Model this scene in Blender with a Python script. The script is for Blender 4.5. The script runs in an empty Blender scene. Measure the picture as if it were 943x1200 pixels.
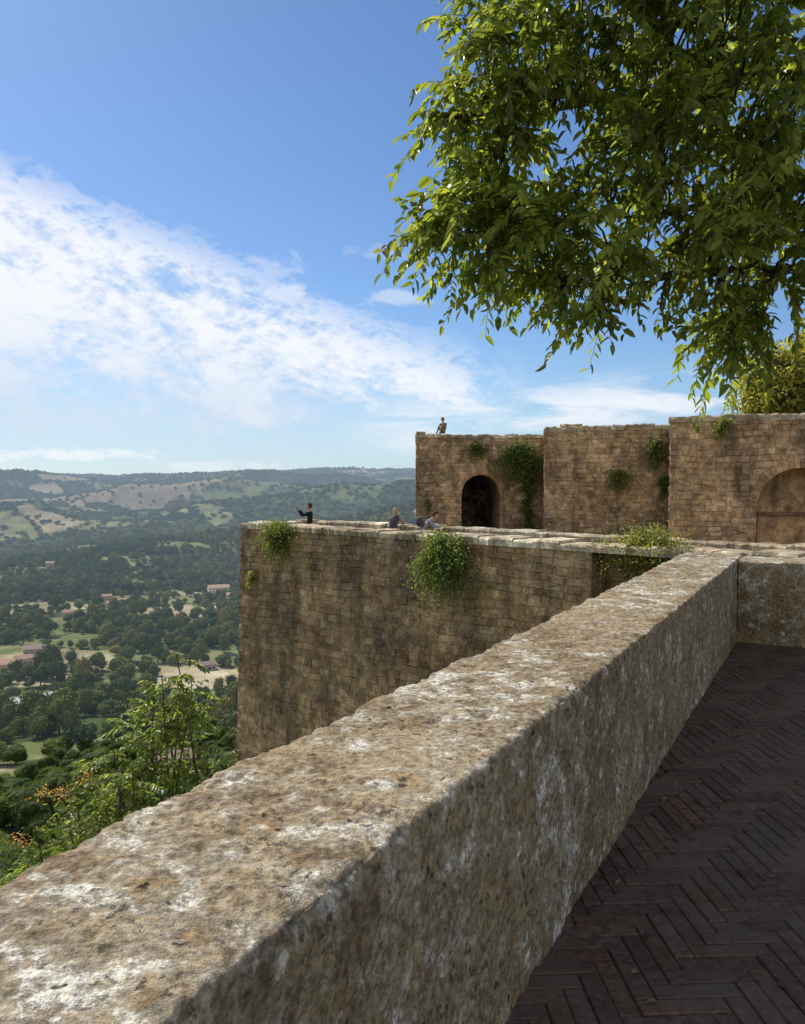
import bpy, math, numpy as np
from mathutils import Vector, Matrix
scene=bpy.context.scene
R=math.radians
# ------------------------------------------------------------------ utils
def hsh(i,j,k=0,seed=0):
    n=(i.astype(np.int64)*374761393+j.astype(np.int64)*668265263+np.asarray(k).astype(np.int64)*2147483647+seed*144269504)&0xffffffff
    n=((n^(n>>13))*1274126177)&0xffffffff
    n=((n^(n>>16))*1103515245)&0xffffffff
    n=n^(n>>15)
    return (n&0xffffff)/float(0x1000000)
def vnoise(p,seed=0):
    p=np.asarray(p,float); i=np.floor(p).astype(np.int64); f=p-i; f=f*f*(3-2*f)
    out=0
    for a in (0,1):
        for b in (0,1):
            for c in (0,1):
                w=(f[...,0] if a else 1-f[...,0])*(f[...,1] if b else 1-f[...,1])*(f[...,2] if c else 1-f[...,2])
                out=out+w*hsh(i[...,0]+a,i[...,1]+b,i[...,2]+c,seed)
    return out*2-1
def fbm(p,oct=4,seed=0):
    s=0;a=1;t=0;p=np.asarray(p,float)
    for o in range(oct):
        s=s+a*vnoise(p,seed+o*17); t+=a; a*=.5; p=p*2.03+11.3
    return s/t
class MB:
    def __init__(s): s.v=[];s.f=[];s.c=[];s.n=0;s.mi=[]
    def add(s,v,f,col=(.5,.5,.5),mi=0):
        v=np.asarray(v,float).reshape(-1,3); f=np.asarray(f,np.int64)
        s.v.append(v); s.f.append(f+s.n); s.n+=len(v)
        c=np.asarray(col,float)
        if c.ndim==1: c=np.tile(c[:3],(len(v),1))
        s.c.append(c); s.mi.append(np.full(len(f),mi,np.int32))
    def build(s,name,mats,smooth=False,parent=None,link=True):
        me=bpy.data.meshes.new(name)
        V=np.concatenate(s.v); me.vertices.add(len(V)); me.vertices.foreach_set('co',V.ravel())
        loops=np.concatenate([f.ravel() for f in s.f]); tot=np.concatenate([np.full(len(f),f.shape[1]) for f in s.f])
        me.loops.add(len(loops)); me.loops.foreach_set('vertex_index',loops.astype(np.int32))
        me.polygons.add(len(tot)); st=np.concatenate([[0],np.cumsum(tot)[:-1]])
        me.polygons.foreach_set('loop_start',st.astype(np.int32))
        me.polygons.foreach_set('material_index',np.concatenate(s.mi))
        if not isinstance(mats,(list,tuple)): mats=[mats]
        for m in mats: me.materials.append(m)
        me.update(calc_edges=True)
        a=me.attributes.new('col','FLOAT_COLOR','POINT')
        C=np.ones((len(V),4)); C[:,:3]=np.concatenate(s.c); a.data.foreach_set('color',C.ravel())
        me.polygons.foreach_set('use_smooth',np.full(len(tot),smooth))
        me.validate()
        ob=bpy.data.objects.new(name,me)
        if link: scene.collection.objects.link(ob)
        if parent: ob.parent=parent
        return ob
def empty(name,loc=(0,0,0),rz=0):
    e=bpy.data.objects.new(name,None); e.location=loc; e.rotation_euler=(0,0,rz); scene.collection.objects.link(e); return e
def box(mb,c,size,rz=0,col=(.5,.5,.5),mi=0,jit=0,rng=None):
    x,y,z=[q/2 for q in size]
    v=np.array([[-x,-y,-z],[x,-y,-z],[x,y,-z],[-x,y,-z],[-x,-y,z],[x,-y,z],[x,y,z],[-x,y,z]])
    if jit: v=v+rng.normal(0,jit,v.shape)
    cs,sn=math.cos(rz),math.sin(rz); v=v@np.array([[cs,sn,0],[-sn,cs,0],[0,0,1]])+np.array(c)
    mb.add(v,[[0,3,2,1],[4,5,6,7],[0,1,5,4],[1,2,6,5],[2,3,7,6],[3,0,4,7]],col,mi)
def prism(mb,poly,z0,z1,col=(.5,.5,.5),mi=0):
    n=len(poly); v=[(x,y,z0) for x,y in poly]+[(x,y,z1) for x,y in poly]
    mb.add(v,[[i,(i+1)%n,n+(i+1)%n,n+i] for i in range(n)],col,mi)
    mb.add(v,[list(range(n,2*n))],col,mi)
def tube(mb,pts,rad,ns=6,col=(.1,.08,.06),mi=0):
    pts=np.asarray(pts,float); k=len(pts); rad=np.broadcast_to(rad,(k,))
    T=np.gradient(pts,axis=0); T/=np.linalg.norm(T,axis=1)[:,None]+1e-9
    ref=np.array([0.13,0.31,.94]) if abs(T[0][2])<.8 else np.array([.9,.3,.1])
    A=np.cross(T,ref); A/=np.linalg.norm(A,axis=1)[:,None]+1e-9; B=np.cross(T,A)
    th=np.arange(ns)*2*np.pi/ns
    v=pts[:,None]+rad[:,None,None]*(np.cos(th)[None,:,None]*A[:,None]+np.sin(th)[None,:,None]*B[:,None])
    i=np.arange(k-1)[:,None]*ns; j=np.arange(ns)[None]; j2=(j+1)%ns
    f=np.stack([i+j,i+j2,i+ns+j2,i+ns+j],-1).reshape(-1,4)
    mb.add(v.reshape(-1,3),f,col,mi)
def unit(a): return a/(np.linalg.norm(a,axis=-1,keepdims=True)+1e-9)
PENT_V=np.array([[0,0,0],[1,0,-.12],[.5,0,-.03],[.22,.8,.10],[.62,.72,.04],[.22,-.8,.10],[.62,-.72,.04]])
DIA_V=np.array([[0,0,0],[.5,.5,.06],[1,0,-.05],[.5,-.5,.06]])
def leaves(mb,P,D,L,W,col,rng,kind='pent',upb=1.0,mi=0):
    n=len(P); D=unit(D); up=np.array([0,0,1.])*upb+rng.normal(0,.55,(n,3))
    S=unit(np.cross(D,up)); N=np.cross(S,D)
    L=np.broadcast_to(L,(n,))[:,None,None]; W=np.broadcast_to(W,(n,))[:,None,None]
    T=PENT_V if kind=='pent' else DIA_V
    v=P[:,None]+L*T[None,:,0:1]*D[:,None]+W*T[None,:,1:2]*S[:,None]+L*T[None,:,2:3]*N[:,None]
    k=len(T); base=(np.arange(n)*k)[:,None]
    fs=[[0,3,4,1,2],[0,2,1,6,5]] if kind=='pent' else [[0,1,2,3]]
    f=(base[:,None]+np.array(fs)[None]).reshape(-1,len(fs[0]))
    c=np.repeat(np.asarray(col),k,axis=0) if np.ndim(col)==2 else col
    mb.add(v.reshape(-1,3),f,c,mi)
def palette(n,rng,cols,var=.25):
    cols=np.array(cols); c=cols[rng.integers(0,len(cols),n)]; return c*(1+rng.uniform(-var,var,(n,1)))
# ------------------------------------------------------------------ node helper
class G:
    def __init__(s,nt): s.nt=nt; s.N=nt.nodes; s.L=nt.links
    def put(s,sock,val):
        if val is None: return
        if isinstance(val,bpy.types.NodeSocket): s.L.new(val,sock)
        else:
            if sock.type=='RGBA' and len(val)==3: val=(*val,1)
            sock.default_value=val
    def n(s,t,props={},**ins):
        nd=s.N.new(t)
        for k,v in props.items(): setattr(nd,k,v)
        for k,v in ins.items():
            k2=int(k[1:]) if k[0]=='_' else k.replace('_',' ')
            s.put(nd.inputs[k2],v)
        return nd
    def m(s,op,a,b=None,c=None,clamp=False):
        nd=s.N.new('ShaderNodeMath'); nd.operation=op; nd.use_clamp=clamp
        for i,q in enumerate((a,b,c)): s.put(nd.inputs[i],q)
        return nd.outputs[0]
    def mix(s,f,a,b,bt='MIX'):
        nd=s.N.new('ShaderNodeMix'); nd.data_type='RGBA'; nd.blend_type=bt
        s.put(nd.inputs[0],f); s.put(nd.inputs[6],a); s.put(nd.inputs[7],b); return nd.outputs[2]
    def noise(s,vec,scale,detail=4,rough=.55,dist=0,out=0):
        nd=s.n('ShaderNodeTexNoise',Scale=float(scale),Detail=float(detail),Roughness=float(rough),Distortion=float(dist))
        s.put(nd.inputs['Vector'],vec); return nd.outputs[out]
    def noise3(s,vec,scale,detail=4,rough=.55):
        nd=s.n('ShaderNodeTexNoise',Scale=float(scale),Detail=float(detail),Roughness=float(rough)); s.put(nd.inputs['Vector'],vec)
        sc=s.N.new('ShaderNodeSeparateColor'); s.L.new(nd.outputs[1],sc.inputs[0]); return nd.outputs[0],sc.outputs[1],sc.outputs[2]
    def vor(s,vec,scale,rand=1,feat='F1'):
        nd=s.n('ShaderNodeTexVoronoi',{'feature':feat},Scale=float(scale),Randomness=float(rand)); s.put(nd.inputs['Vector'],vec); return nd.outputs['Distance']
    def ss(s,x,a,b):
        nd=s.N.new('ShaderNodeMapRange'); nd.interpolation_type='SMOOTHSTEP'
        s.put(nd.inputs[0],x); s.put(nd.inputs[1],a); s.put(nd.inputs[2],b); return nd.outputs[0]
    def pos(s): return s.N.new('ShaderNodeNewGeometry').outputs['Position']
    def bump(s,h,strength,dist,nrm=None):
        nd=s.n('ShaderNodeBump',Strength=strength,Distance=dist); s.L.new(h,nd.inputs['Height'])
        if nrm is not None: s.L.new(nrm,nd.inputs['Normal'])
        return nd.outputs[0]
def newmat(name):
    m=bpy.data.materials.new(name); m.use_nodes=True; m.node_tree.nodes.clear(); g=G(m.node_tree)
    g.out=g.N.new('ShaderNodeOutputMaterial'); return m,g
def finish(m,g,col,rough=.9,nrm=None,spec=.2,haze=False,trans=None):
    p=g.n('ShaderNodeBsdfPrincipled',Roughness=rough); g.put(p.inputs['Base Color'],col); p.inputs['Specular IOR Level'].default_value=spec
    if nrm is not None: g.L.new(nrm,p.inputs['Normal'])
    sh=p.outputs[0]
    if trans is not None:
        t=g.n('ShaderNodeBsdfTranslucent'); g.put(t.inputs['Color'],trans[0]); mx=g.n('ShaderNodeMixShader',Fac=trans[1]); g.L.new(sh,mx.inputs[1]); g.L.new(t.outputs[0],mx.inputs[2]); sh=mx.outputs[0]
    if haze:   # painted aerial haze: bluish emission blended into the material by distance from world origin
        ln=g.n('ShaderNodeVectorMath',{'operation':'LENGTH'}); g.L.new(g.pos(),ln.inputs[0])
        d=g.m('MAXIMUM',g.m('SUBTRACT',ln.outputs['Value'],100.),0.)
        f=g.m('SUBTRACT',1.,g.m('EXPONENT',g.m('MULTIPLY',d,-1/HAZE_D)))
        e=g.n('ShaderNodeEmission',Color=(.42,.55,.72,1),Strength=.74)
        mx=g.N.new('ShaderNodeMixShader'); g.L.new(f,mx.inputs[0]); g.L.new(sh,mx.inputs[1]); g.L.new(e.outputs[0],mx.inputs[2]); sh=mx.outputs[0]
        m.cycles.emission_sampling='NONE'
    g.L.new(sh,g.out.inputs[0]); return m
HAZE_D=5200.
def attr(g,name='col'):
    return g.n('ShaderNodeAttribute',{'attribute_name':name}).outputs['Color']
def leafmat(name,haze=False,tr=.35,inst=False,gain=1.0,rough=.5,spec=.35):
    m,g=newmat(name); c=attr(g)
    if inst:
        rnd=g.n('ShaderNodeObjectInfo').outputs['Random']
        r=g.n('ShaderNodeValToRGB'); g.L.new(rnd,r.inputs[0]); cr=r.color_ramp
        cr.elements[0].color=(.6,.75,.65,1); cr.elements[1].color=(1.6,1.4,.95,1)
        e=cr.elements.new(.35); e.color=(.85,.92,.8,1); e=cr.elements.new(.7); e.color=(1.15,1.12,.85,1)
        c=g.mix(1.,c,r.outputs[0],'MULTIPLY')
    if tr<=0: return finish(m,g,c,rough,spec=spec,haze=haze)
    tc=g.mix(1.,c,(2.1,2.1,.8,1),'MULTIPLY')
    return finish(m,g,c,rough,spec=spec,haze=haze,trans=(tc,tr))
def stonemat(name):
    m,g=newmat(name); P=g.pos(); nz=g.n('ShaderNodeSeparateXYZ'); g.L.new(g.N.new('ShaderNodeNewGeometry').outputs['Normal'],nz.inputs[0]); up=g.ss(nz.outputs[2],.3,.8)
    big,big2,big3=g.noise3(P,1.5,3,.6); mid,mid2,mid3=g.noise3(P,7,8,.68); fine,fine2,fine3=g.noise3(P,42,5,.72)
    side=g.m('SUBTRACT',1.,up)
    # warped coordinates keep pits and lichen from reading as a regular dot pattern
    nw=g.n('ShaderNodeTexNoise',Scale=24.,Detail=3.,Roughness=.6); g.L.new(P,nw.inputs['Vector'])
    off=g.n('ShaderNodeVectorMath',{'operation':'SCALE'}); g.L.new(nw.outputs[1],off.inputs[0]); off.inputs['Scale'].default_value=.055
    wp=g.n('ShaderNodeVectorMath',{'operation':'ADD'}); g.L.new(P,wp.inputs[0]); g.L.new(off.outputs[0],wp.inputs[1]); WP=wp.outputs[0]
    c=g.mix(g.ss(mid,.36,.62),(.19,.135,.08,1),(.41,.315,.19,1))
    c=g.mix(g.m('MULTIPLY',g.ss(big,.42,.62),.5),c,(.47,.38,.25,1))
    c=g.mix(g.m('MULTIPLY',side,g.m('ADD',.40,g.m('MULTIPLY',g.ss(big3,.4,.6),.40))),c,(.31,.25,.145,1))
    dk=g.m('MULTIPLY',g.ss(g.m('ADD',g.m('MULTIPLY',big2,.40),g.m('MULTIPLY',mid2,.60)),.48,.58),.62)
    c=g.mix(dk,c,(.135,.095,.058,1))
    lt=g.m('ADD',g.m('MULTIPLY',mid3,.58),g.m('ADD',g.m('MULTIPLY',big3,.22),g.m('MULTIPLY',fine2,.20)))
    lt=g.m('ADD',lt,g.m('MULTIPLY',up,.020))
    grey=g.ss(lt,.48,.56)
    c=g.mix(g.m('MULTIPLY',grey,.58),c,(.49,.44,.34,1))
    white=g.m('MULTIPLY',g.ss(lt,.560,.582),g.m('ADD',.30,g.m('MULTIPLY',g.ss(fine,.40,.5),.70)))
    c=g.mix(g.m('MULTIPLY',white,.85),c,(.74,.71,.62,1))
    v=g.m('ADD',g.vor(WP,9),g.m('MULTIPLY',g.m('SUBTRACT',mid,.5),.7)); spot=g.m('MULTIPLY',g.m('SUBTRACT',1.,g.ss(v,.15,.21)),g.ss(big2,.42,.54))
    c=g.mix(g.m('MULTIPLY',spot,.7),c,(.66,.63,.52,1))
    v2=g.m('ADD',g.vor(WP,23),g.m('MULTIPLY',g.m('SUBTRACT',fine,.5),.6)); spot2=g.m('MULTIPLY',g.m('SUBTRACT',1.,g.ss(v2,.14,.24)),g.ss(big3,.44,.54))
    c=g.mix(g.m('MULTIPLY',spot2,.5),c,(.60,.57,.48,1))
    och=g.m('MULTIPLY',g.ss(g.m('SUBTRACT',mid2,g.m('MULTIPLY',lt,.25)),.43,.50),.3)
    c=g.mix(och,c,(.46,.30,.13,1))
    blk=g.m('MULTIPLY',g.ss(g.m('ADD',g.m('MULTIPLY',fine2,.55),g.m('MULTIPLY',mid,.45)),.545,.61),.8)
    c=g.mix(blk,c,(.06,.048,.034,1))
    pv=g.m('ADD',g.vor(WP,19),g.m('MULTIPLY',g.m('SUBTRACT',fine3,.5),.45))
    pit=g.m('MULTIPLY',g.m('SUBTRACT',1.,g.ss(pv,.06,.20)),g.ss(g.m('ADD',g.m('MULTIPLY',big,.4),g.m('MULTIPLY',mid2,.6)),.49,.56))
    c=g.mix(g.m('MULTIPLY',pit,.8),c,(.04,.032,.022,1))
    c=g.mix(.85,c,g.mix(1.,c,g.mix(g.ss(fine,.3,.7),(.42,.42,.42,1),(1.55,1.55,1.55,1)),'MULTIPLY'))
    h=g.m('ADD',g.m('MULTIPLY',mid,.5),g.m('MULTIPLY',fine,.5))
    h=g.m('SUBTRACT',h,g.m('MULTIPLY',pit,.4))
    return finish(m,g,c,.93,g.bump(h,.9,.04),spec=.12)
def wallmat(name,gain=1.):
    m,g=newmat(name); P=g.pos(); c=attr(g)
    a,a2,a3=g.noise3(P,.45,4,.6); b,b2,b3=g.noise3(P,3.0,5,.68); f=g.noise(P,20,3,.7)
    c=g.mix(g.m('MULTIPLY',g.ss(g.m('ADD',g.m('MULTIPLY',a2,.6),g.m('MULTIPLY',b3,.4)),.44,.58),.60),c,(.275,.21,.135,1))
    c=g.mix(1.,c,g.mix(g.ss(a,.35,.65),(.70*gain,.67*gain,.63*gain,1),(1.28*gain,1.22*gain,1.10*gain,1)),'MULTIPLY')
    c=g.mix(1.,c,g.mix(g.ss(b,.25,.75),(.55,.53,.5,1),(1.5,1.48,1.42,1)),'MULTIPLY')
    c=g.mix(.8,c,g.mix(1.,c,g.mix(g.ss(f,.25,.75),(.5,.5,.5,1),(1.5,1.5,1.5,1)),'MULTIPLY'))
    sc=g.n('ShaderNodeMapping'); g.L.new(P,sc.inputs[0]); sc.inputs['Scale'].default_value=(1,1,.22)
    st=g.noise(sc.outputs[0],1.1,5,.62)
    c=g.mix(g.m('MULTIPLY',g.ss(st,.51,.63),.58),c,(.105,.085,.06,1))
    li=g.m('MULTIPLY',g.ss(b2,.55,.63),g.ss(f,.42,.55))
    c=g.mix(g.m('MULTIPLY',li,.5),c,(.48,.43,.34,1))
    h=g.m('ADD',g.m('MULTIPLY',b,.5),g.m('MULTIPLY',f,.4))
    return finish(m,g,c,.95,g.bump(h,1.,.12),spec=.1)
M_stone=stonemat('tuff_stone'); M_wall=wallmat('tuff_blocks',1.27)
def plain(name,col,rough=.8,noise=.25,haze=False,scale=8,spec=.2):
    m,g=newmat(name); f=g.noise(g.pos(),scale,6,.6)
    c=g.mix(1.,(*col,1),g.mix(f,(1-noise*1.5,)*3+(1,),(1+noise*1.5,)*3+(1,)),'MULTIPLY'); return finish(m,g,c,rough,haze=haze,spec=spec)
# ------------------------------------------------------------------ world / sun / camera
AZ,EL=R(-41),R(43)
S=Vector((math.sin(AZ)*math.cos(EL),math.cos(AZ)*math.cos(EL),math.sin(EL)))
w=bpy.data.worlds.new('sky'); scene.world=w; w.use_nodes=True; w.node_tree.nodes.clear(); g=G(w.node_tree)
sky=g.n('ShaderNodeTexSky',{'sky_type':'NISHITA','sun_disc':False,'sun_elevation':EL,'sun_rotation':AZ,'altitude':300.,'air_density':1.0,'dust_density':.4,'ozone_density':2.5})
tc=g.N.new('ShaderNodeTexCoord'); sp=g.N.new('ShaderNodeSeparateXYZ'); g.L.new(tc.outputs['Generated'],sp.inputs[0])
yy=g.m('MAXIMUM',sp.outputs[1],.12); U=g.m('DIVIDE',sp.outputs[0],yy); W=g.m('DIVIDE',sp.outputs[2],yy)
front=g.ss(sp.outputs[1],.1,.35)
d=g.m('MULTIPLY',g.m('SUBTRACT',W,g.m('SUBTRACT',.192,g.m('MULTIPLY',U,.424))),.92)
al=g.m('SUBTRACT',g.m('MULTIPLY',U,.92),g.m('MULTIPLY',W,.39))
cv=g.N.new('ShaderNodeCombineXYZ'); g.L.new(g.m('MULTIPLY',al,1.),cv.inputs[0]); g.L.new(g.m('MULTIPLY',d,3.2),cv.inputs[1])
iso=g.N.new('ShaderNodeCombineXYZ'); g.L.new(U,iso.inputs[0]); g.L.new(g.m('MULTIPLY',W,1.7),iso.inputs[1])
n1=g.noise(cv.outputs[0],5,6,.64,.6); n2=g.noise(iso.outputs[0],13,7,.7,.5); n3=g.noise(iso.outputs[0],50,3,.6,.2)
nn=g.m('ADD',g.m('MULTIPLY',n1,.46),g.m('ADD',g.m('MULTIPLY',n2,.34),g.m('MULTIPLY',n3,.20)))
nc=g.m('SUBTRACT',nn,.5)
T=g.m('MAXIMUM',g.m('SUBTRACT',.080,g.m('MULTIPLY',U,.24)),.035)
dd=g.m('ADD',d,g.m('MULTIPLY',nc,.32))
top=g.ss(dd,.018,-.050)
dep=g.m('DIVIDE',g.m('MULTIPLY',dd,-1.),T)
bot=g.m('SUBTRACT',1.,g.ss(dep,.5,1.7))
tip=g.m('SUBTRACT',1.,g.ss(g.m('ADD',U,g.m('MULTIPLY',nc,.4)),.07,.18))
bank=g.m('MULTIPLY',g.m('MULTIPLY',top,bot),tip)
bank=g.m('MULTIPLY',bank,g.ss(nn,.37,.54))
veil=g.m('MULTIPLY',g.m('MULTIPLY',g.ss(dd,.0,-.12),g.ss(U,.12,-.15)),g.m('ADD',.60,g.m('MULTIPLY',nc,2.8)),clamp=True)
veil=g.m('MULTIPLY',veil,g.ss(W,-.02,.1))
sl=g.m('SUBTRACT',W,g.m('ADD',.068,g.m('MULTIPLY',U,.10)))
st=g.m('MULTIPLY',g.ss(g.m('ABSOLUTE',g.m('ADD',sl,g.m('MULTIPLY',nc,.05))),.050,.005),g.m('MULTIPLY',g.ss(U,-.10,.04),g.ss(U,.62,.38)))
sv=g.N.new('ShaderNodeCombineXYZ'); g.L.new(g.m('MULTIPLY',U,1.),sv.inputs[0]); g.L.new(g.m('MULTIPLY',W,5.),sv.inputs[1])
n4=g.noise(sv.outputs[0],6,5,.6,.5)
st=g.m('MULTIPLY',g.m('MULTIPLY',st,g.ss(n4,.40,.60)),.85)
def blob(cu,cw,ru,rw,k):
    a=g.m('DIVIDE',g.m('SUBTRACT',U,cu),ru); b=g.m('DIVIDE',g.m('SUBTRACT',W,cw),rw)
    q=g.m('ADD',g.m('MULTIPLY',a,a),g.m('MULTIPLY',b,b)); q=g.m('ADD',q,g.m('MULTIPLY',nc,9.)); return g.m('MULTIPLY',g.ss(q,1.,.0),k)
ws=blob(-.135,.235,.035,.014,.6)
for a in ((-.02,.225,.06,.012,.40),(-.03,.285,.05,.01,.2),(-.16,.27,.06,.02,.35),(-.42,.035,.12,.010,.7),(-.2,.02,.1,.008,.35)): ws=g.m('MAXIMUM',ws,blob(*a))
hz=g.m('MULTIPLY',g.ss(W,.20,.0),.42)
mask=g.m('MAXIMUM',g.m('MAXIMUM',bank,st),ws)
mask=g.m('MULTIPLY',mask,front)
skyc=g.mix(1.,sky.outputs[0],(.80,.98,1.18,1),'MULTIPLY')
c=g.mix(hz,skyc,(5.2,6.9,8.8,1))
c=g.mix(g.m('MULTIPLY',veil,front),c,(6.0,7.0,8.4,1))
c=g.mix(g.m('MULTIPLY',mask,.95),c,(9.5,9.7,10.1,1))
# unseen bright cloud added behind the viewpoint as warm fill for shaded faces
bn=g.noise(tc.outputs['Generated'],2.6,5,.6,.4)
back_fill=g.m('MULTIPLY',g.m('MULTIPLY',g.ss(sp.outputs[1],.0,-.35),g.ss(bn,.38,.58)),g.ss(sp.outputs[2],-.05,.1))
c=g.mix(g.m('MULTIPLY',back_fill,.85),c,(9.6,9.1,8.4,1))
bg=g.n('ShaderNodeBackground',Strength=.1); g.L.new(c,bg.inputs[0]); o=g.N.new('ShaderNodeOutputWorld'); g.L.new(bg.outputs[0],o.inputs[0])
ld=bpy.data.lights.new('sun','SUN'); ld.energy=5.; ld.angle=R(.53); ld.color=(1,.94,.83); lo=bpy.data.objects.new('sun',ld); scene.collection.objects.link(lo)
lo.rotation_euler=S.to_track_quat('Z','Y').to_euler(); lo.location=(0,0,30)
cd=bpy.data.cameras.new('camera'); cam=bpy.data.objects.new('camera',cd); scene.collection.objects.link(cam); scene.camera=cam
cd.sensor_fit='VERTICAL'; cd.sensor_height=24; cd.sensor_width=24; cd.lens=18.8; cd.clip_start=.05; cd.clip_end=30000
cam.location=(0,0,1.6); cam.rotation_euler=(R(90-2.13),0,0)
scene.view_settings.view_transform='Standard'; scene.view_settings.look='None'; scene.view_settings.exposure=0
# ------------------------------------------------------------------ near parapet
O=np.array([-.945,0.,0.]); a28=R(28.2); D1=np.array([math.sin(a28),math.cos(a28),0]); N1=np.array([math.cos(a28),-math.sin(a28),0])
def loc(t,s,z=0): return O+D1*t+N1*s+np.array([0,0,z])
def stone_run(name,org,dv,nv,ts,width,zt,zb,joints,seed,step=.012):
    r=.018; prof=[]
    for z in np.arange(zb,zt-r,step*2): prof.append((-width,z))
    for th in np.linspace(np.pi,np.pi/2,5): prof.append((-width+r+r*math.cos(th),zt-r+r*math.sin(th)))
    for s_ in np.arange(-width+r+step,-r,step): prof.append((s_,zt))
    for th in np.linspace(np.pi/2,0,5): prof.append((-r+r*math.cos(th),zt-r+r*math.sin(th)))
    for z in np.arange(zt-r-step,zb,-step): prof.append((0,z))
    prof=np.array(prof); tg=np.gradient(prof,axis=0); tg/=np.linalg.norm(tg,axis=1)[:,None]; nn=np.stack([-tg[:,1],tg[:,0]],1)
    ts=np.asarray(ts); P=org+ts[:,None,None]*dv+prof[None,:,0:1]*nv; P=P+np.array([0,0,1.])*prof[None,:,1:2]
    Nn=nn[None,:,0:1]*nv+nn[None,:,1:2]*np.array([0,0,1.]); Nn=np.broadcast_to(Nn,P.shape)
    disp=.008*fbm(P*3.1,3,seed)+.0065*fbm(P*12,4,seed+5)+.0055*fbm(P*38,3,seed+9)
    ed=np.minimum(np.hypot(prof[:,0]+width,prof[:,1]-zt),np.hypot(prof[:,0],prof[:,1]-zt))
    ew=np.exp(-(ed/.032)**2)[None]
    disp-=ew*(.001+.030*np.clip(fbm(P*6,3,seed+31),0,1)+.030*np.clip(fbm(P*21,3,seed+41),0,1))
    pit=fbm(P*14,2,seed+77); disp-=.045*np.clip(pit-.45,0,1)
    pit=fbm(P*40,2,seed+78); disp-=.018*np.clip(pit-.35,0,1)
    wob=.012*fbm(P*5,2,seed+3)
    for j in joints:
        disp-=.012*np.exp(-((ts[:,None]-j+wob)/.008)**2)*(1-.6*(fbm(P*3,2,seed+12)>.05))
    bid=np.searchsorted(np.array(joints),ts); off=np.array([.005*math.sin(b*7.3+seed) for b in range(len(joints)+1)])[bid]
    disp+=off[:,None]
    P=P+Nn*disp[...,None]
    nt,npf=P.shape[:2]; i=np.arange(nt-1)[:,None]*npf; k=np.arange(npf-1)[None]
    f=np.stack([i+k,i+k+1,i+npf+k+1,i+npf+k],-1).reshape(-1,4)
    f=f[:,::-1]
    mb=MB(); mb.add(P.reshape(-1,3),f); 
    for e in (0,nt-1): mb.add(P[e],[list(range(npf))] if e else [list(range(npf))[::-1]])
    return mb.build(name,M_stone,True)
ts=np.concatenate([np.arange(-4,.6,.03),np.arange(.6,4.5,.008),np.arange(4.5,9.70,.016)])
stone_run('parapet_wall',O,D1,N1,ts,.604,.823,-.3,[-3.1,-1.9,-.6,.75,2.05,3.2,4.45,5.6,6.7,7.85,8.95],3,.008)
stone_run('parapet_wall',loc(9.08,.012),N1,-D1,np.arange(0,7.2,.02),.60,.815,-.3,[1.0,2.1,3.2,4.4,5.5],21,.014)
mb=MB(); rect=[loc(-4,-.56),loc(9.66,-.56),loc(9.66,7.2),loc(-4,7.2)]
prism(mb,[(p[0],p[1]) for p in rect],-22,-.06,(.2,.15,.1)); mb.build('terrace_wall',M_wall)
# ------------------------------------------------------------------ herringbone brick path
mp,gp=newmat('path_brick'); P=gp.pos(); c=attr(gp); f=gp.noise(P,30,5,.7); b=gp.noise(P,2.2,5,.65)
c=gp.mix(1.,c,gp.mix(gp.ss(f,.25,.75),(.5,.5,.5,1),(1.5,1.5,1.5,1)),'MULTIPLY'); c=gp.mix(gp.m('MULTIPLY',gp.ss(b,.42,.62),.6),c,(.14,.113,.09,1))
finish(mp,gp,c,gp.m('ADD',.65,gp.m('MULTIPLY',f,.3)),gp.bump(f,.8,.012),spec=.12)
rng=np.random.default_rng(5); mb=MB(); bw=.07; n=4
verts=[];cols=[]
th0=R(3); cs,sn=math.cos(th0),math.sin(th0)
for k in range(-260,260):
    for mm in range(-28,29):
        for kind in (0,1):
            x0,y0=(k,k+2*n*mm) if kind==0 else (k-1,k+2*n*mm)
            lx,ly=(n,1) if kind==0 else (1,n)
            cx,cy=(x0+lx/2)*bw,(y0+ly/2)*bw
            X=cx*cs-cy*sn+2; Y=cx*sn+cy*cs+2
            dx,dy=X-O[0],Y-O[1]; t=dx*D1[0]+dy*D1[1]; s_=dx*N1[0]+dy*N1[1]
            if not(-3.8<t<9.2 and -.12<s_<7.0): continue
            hx,hy=lx*bw/2-.0024,ly*bw/2-.0024; z=rng.normal(0,.0018); tl=rng.normal(0,.006,2)
            v=[]
            for (e,zz) in ((0,-.03),(0,-.004),(.004,0)):
                for sx,sy in ((-1,-1),(1,-1),(1,1),(-1,1)):
                    px,py=sx*(hx-e),sy*(hy-e); v.append((px*cs-py*sn+X,px*sn+py*cs+Y,z+zz+(tl[0]*px+tl[1]*py)))
            base=np.array([.112,.078,.062]) if rng.random()<.8 else np.array([.13,.079,.058])
            verts.append(v); cols.append(base*rng.uniform(.75,1.2))
V=np.array(verts); nb=len(V); F=[]
for l in (0,4):
    for i in range(4): F.append([l+i,l+(i+1)%4,l+4+(i+1)%4,l+4+i])
F.append([8,9,10,11]); F=np.array(F)
mb.add(V.reshape(-1,3),(F[None]+(np.arange(nb)*12)[:,None,None]).reshape(-1,4),np.repeat(np.array(cols),12,axis=0))
mb.add([loc(-3.9,-.1,-.008),loc(9.2,-.1,-.008),loc(9.2,7.1,-.008),loc(-3.9,7.1,-.008)],[[0,3,2,1]],(.075,.06,.048))
mb.build('brick_path',mp)
rng=np.random.default_rng(8); mb=MB(); n=60; t=rng.uniform(1,9,n); s_=np.abs(rng.normal(0,.5,n))+.03
Pp=np.array([loc(a,b,.008) for a,b in zip(t,s_)]); Dd=rng.normal(0,1,(n,3)); Dd[:,2]*=.1
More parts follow.
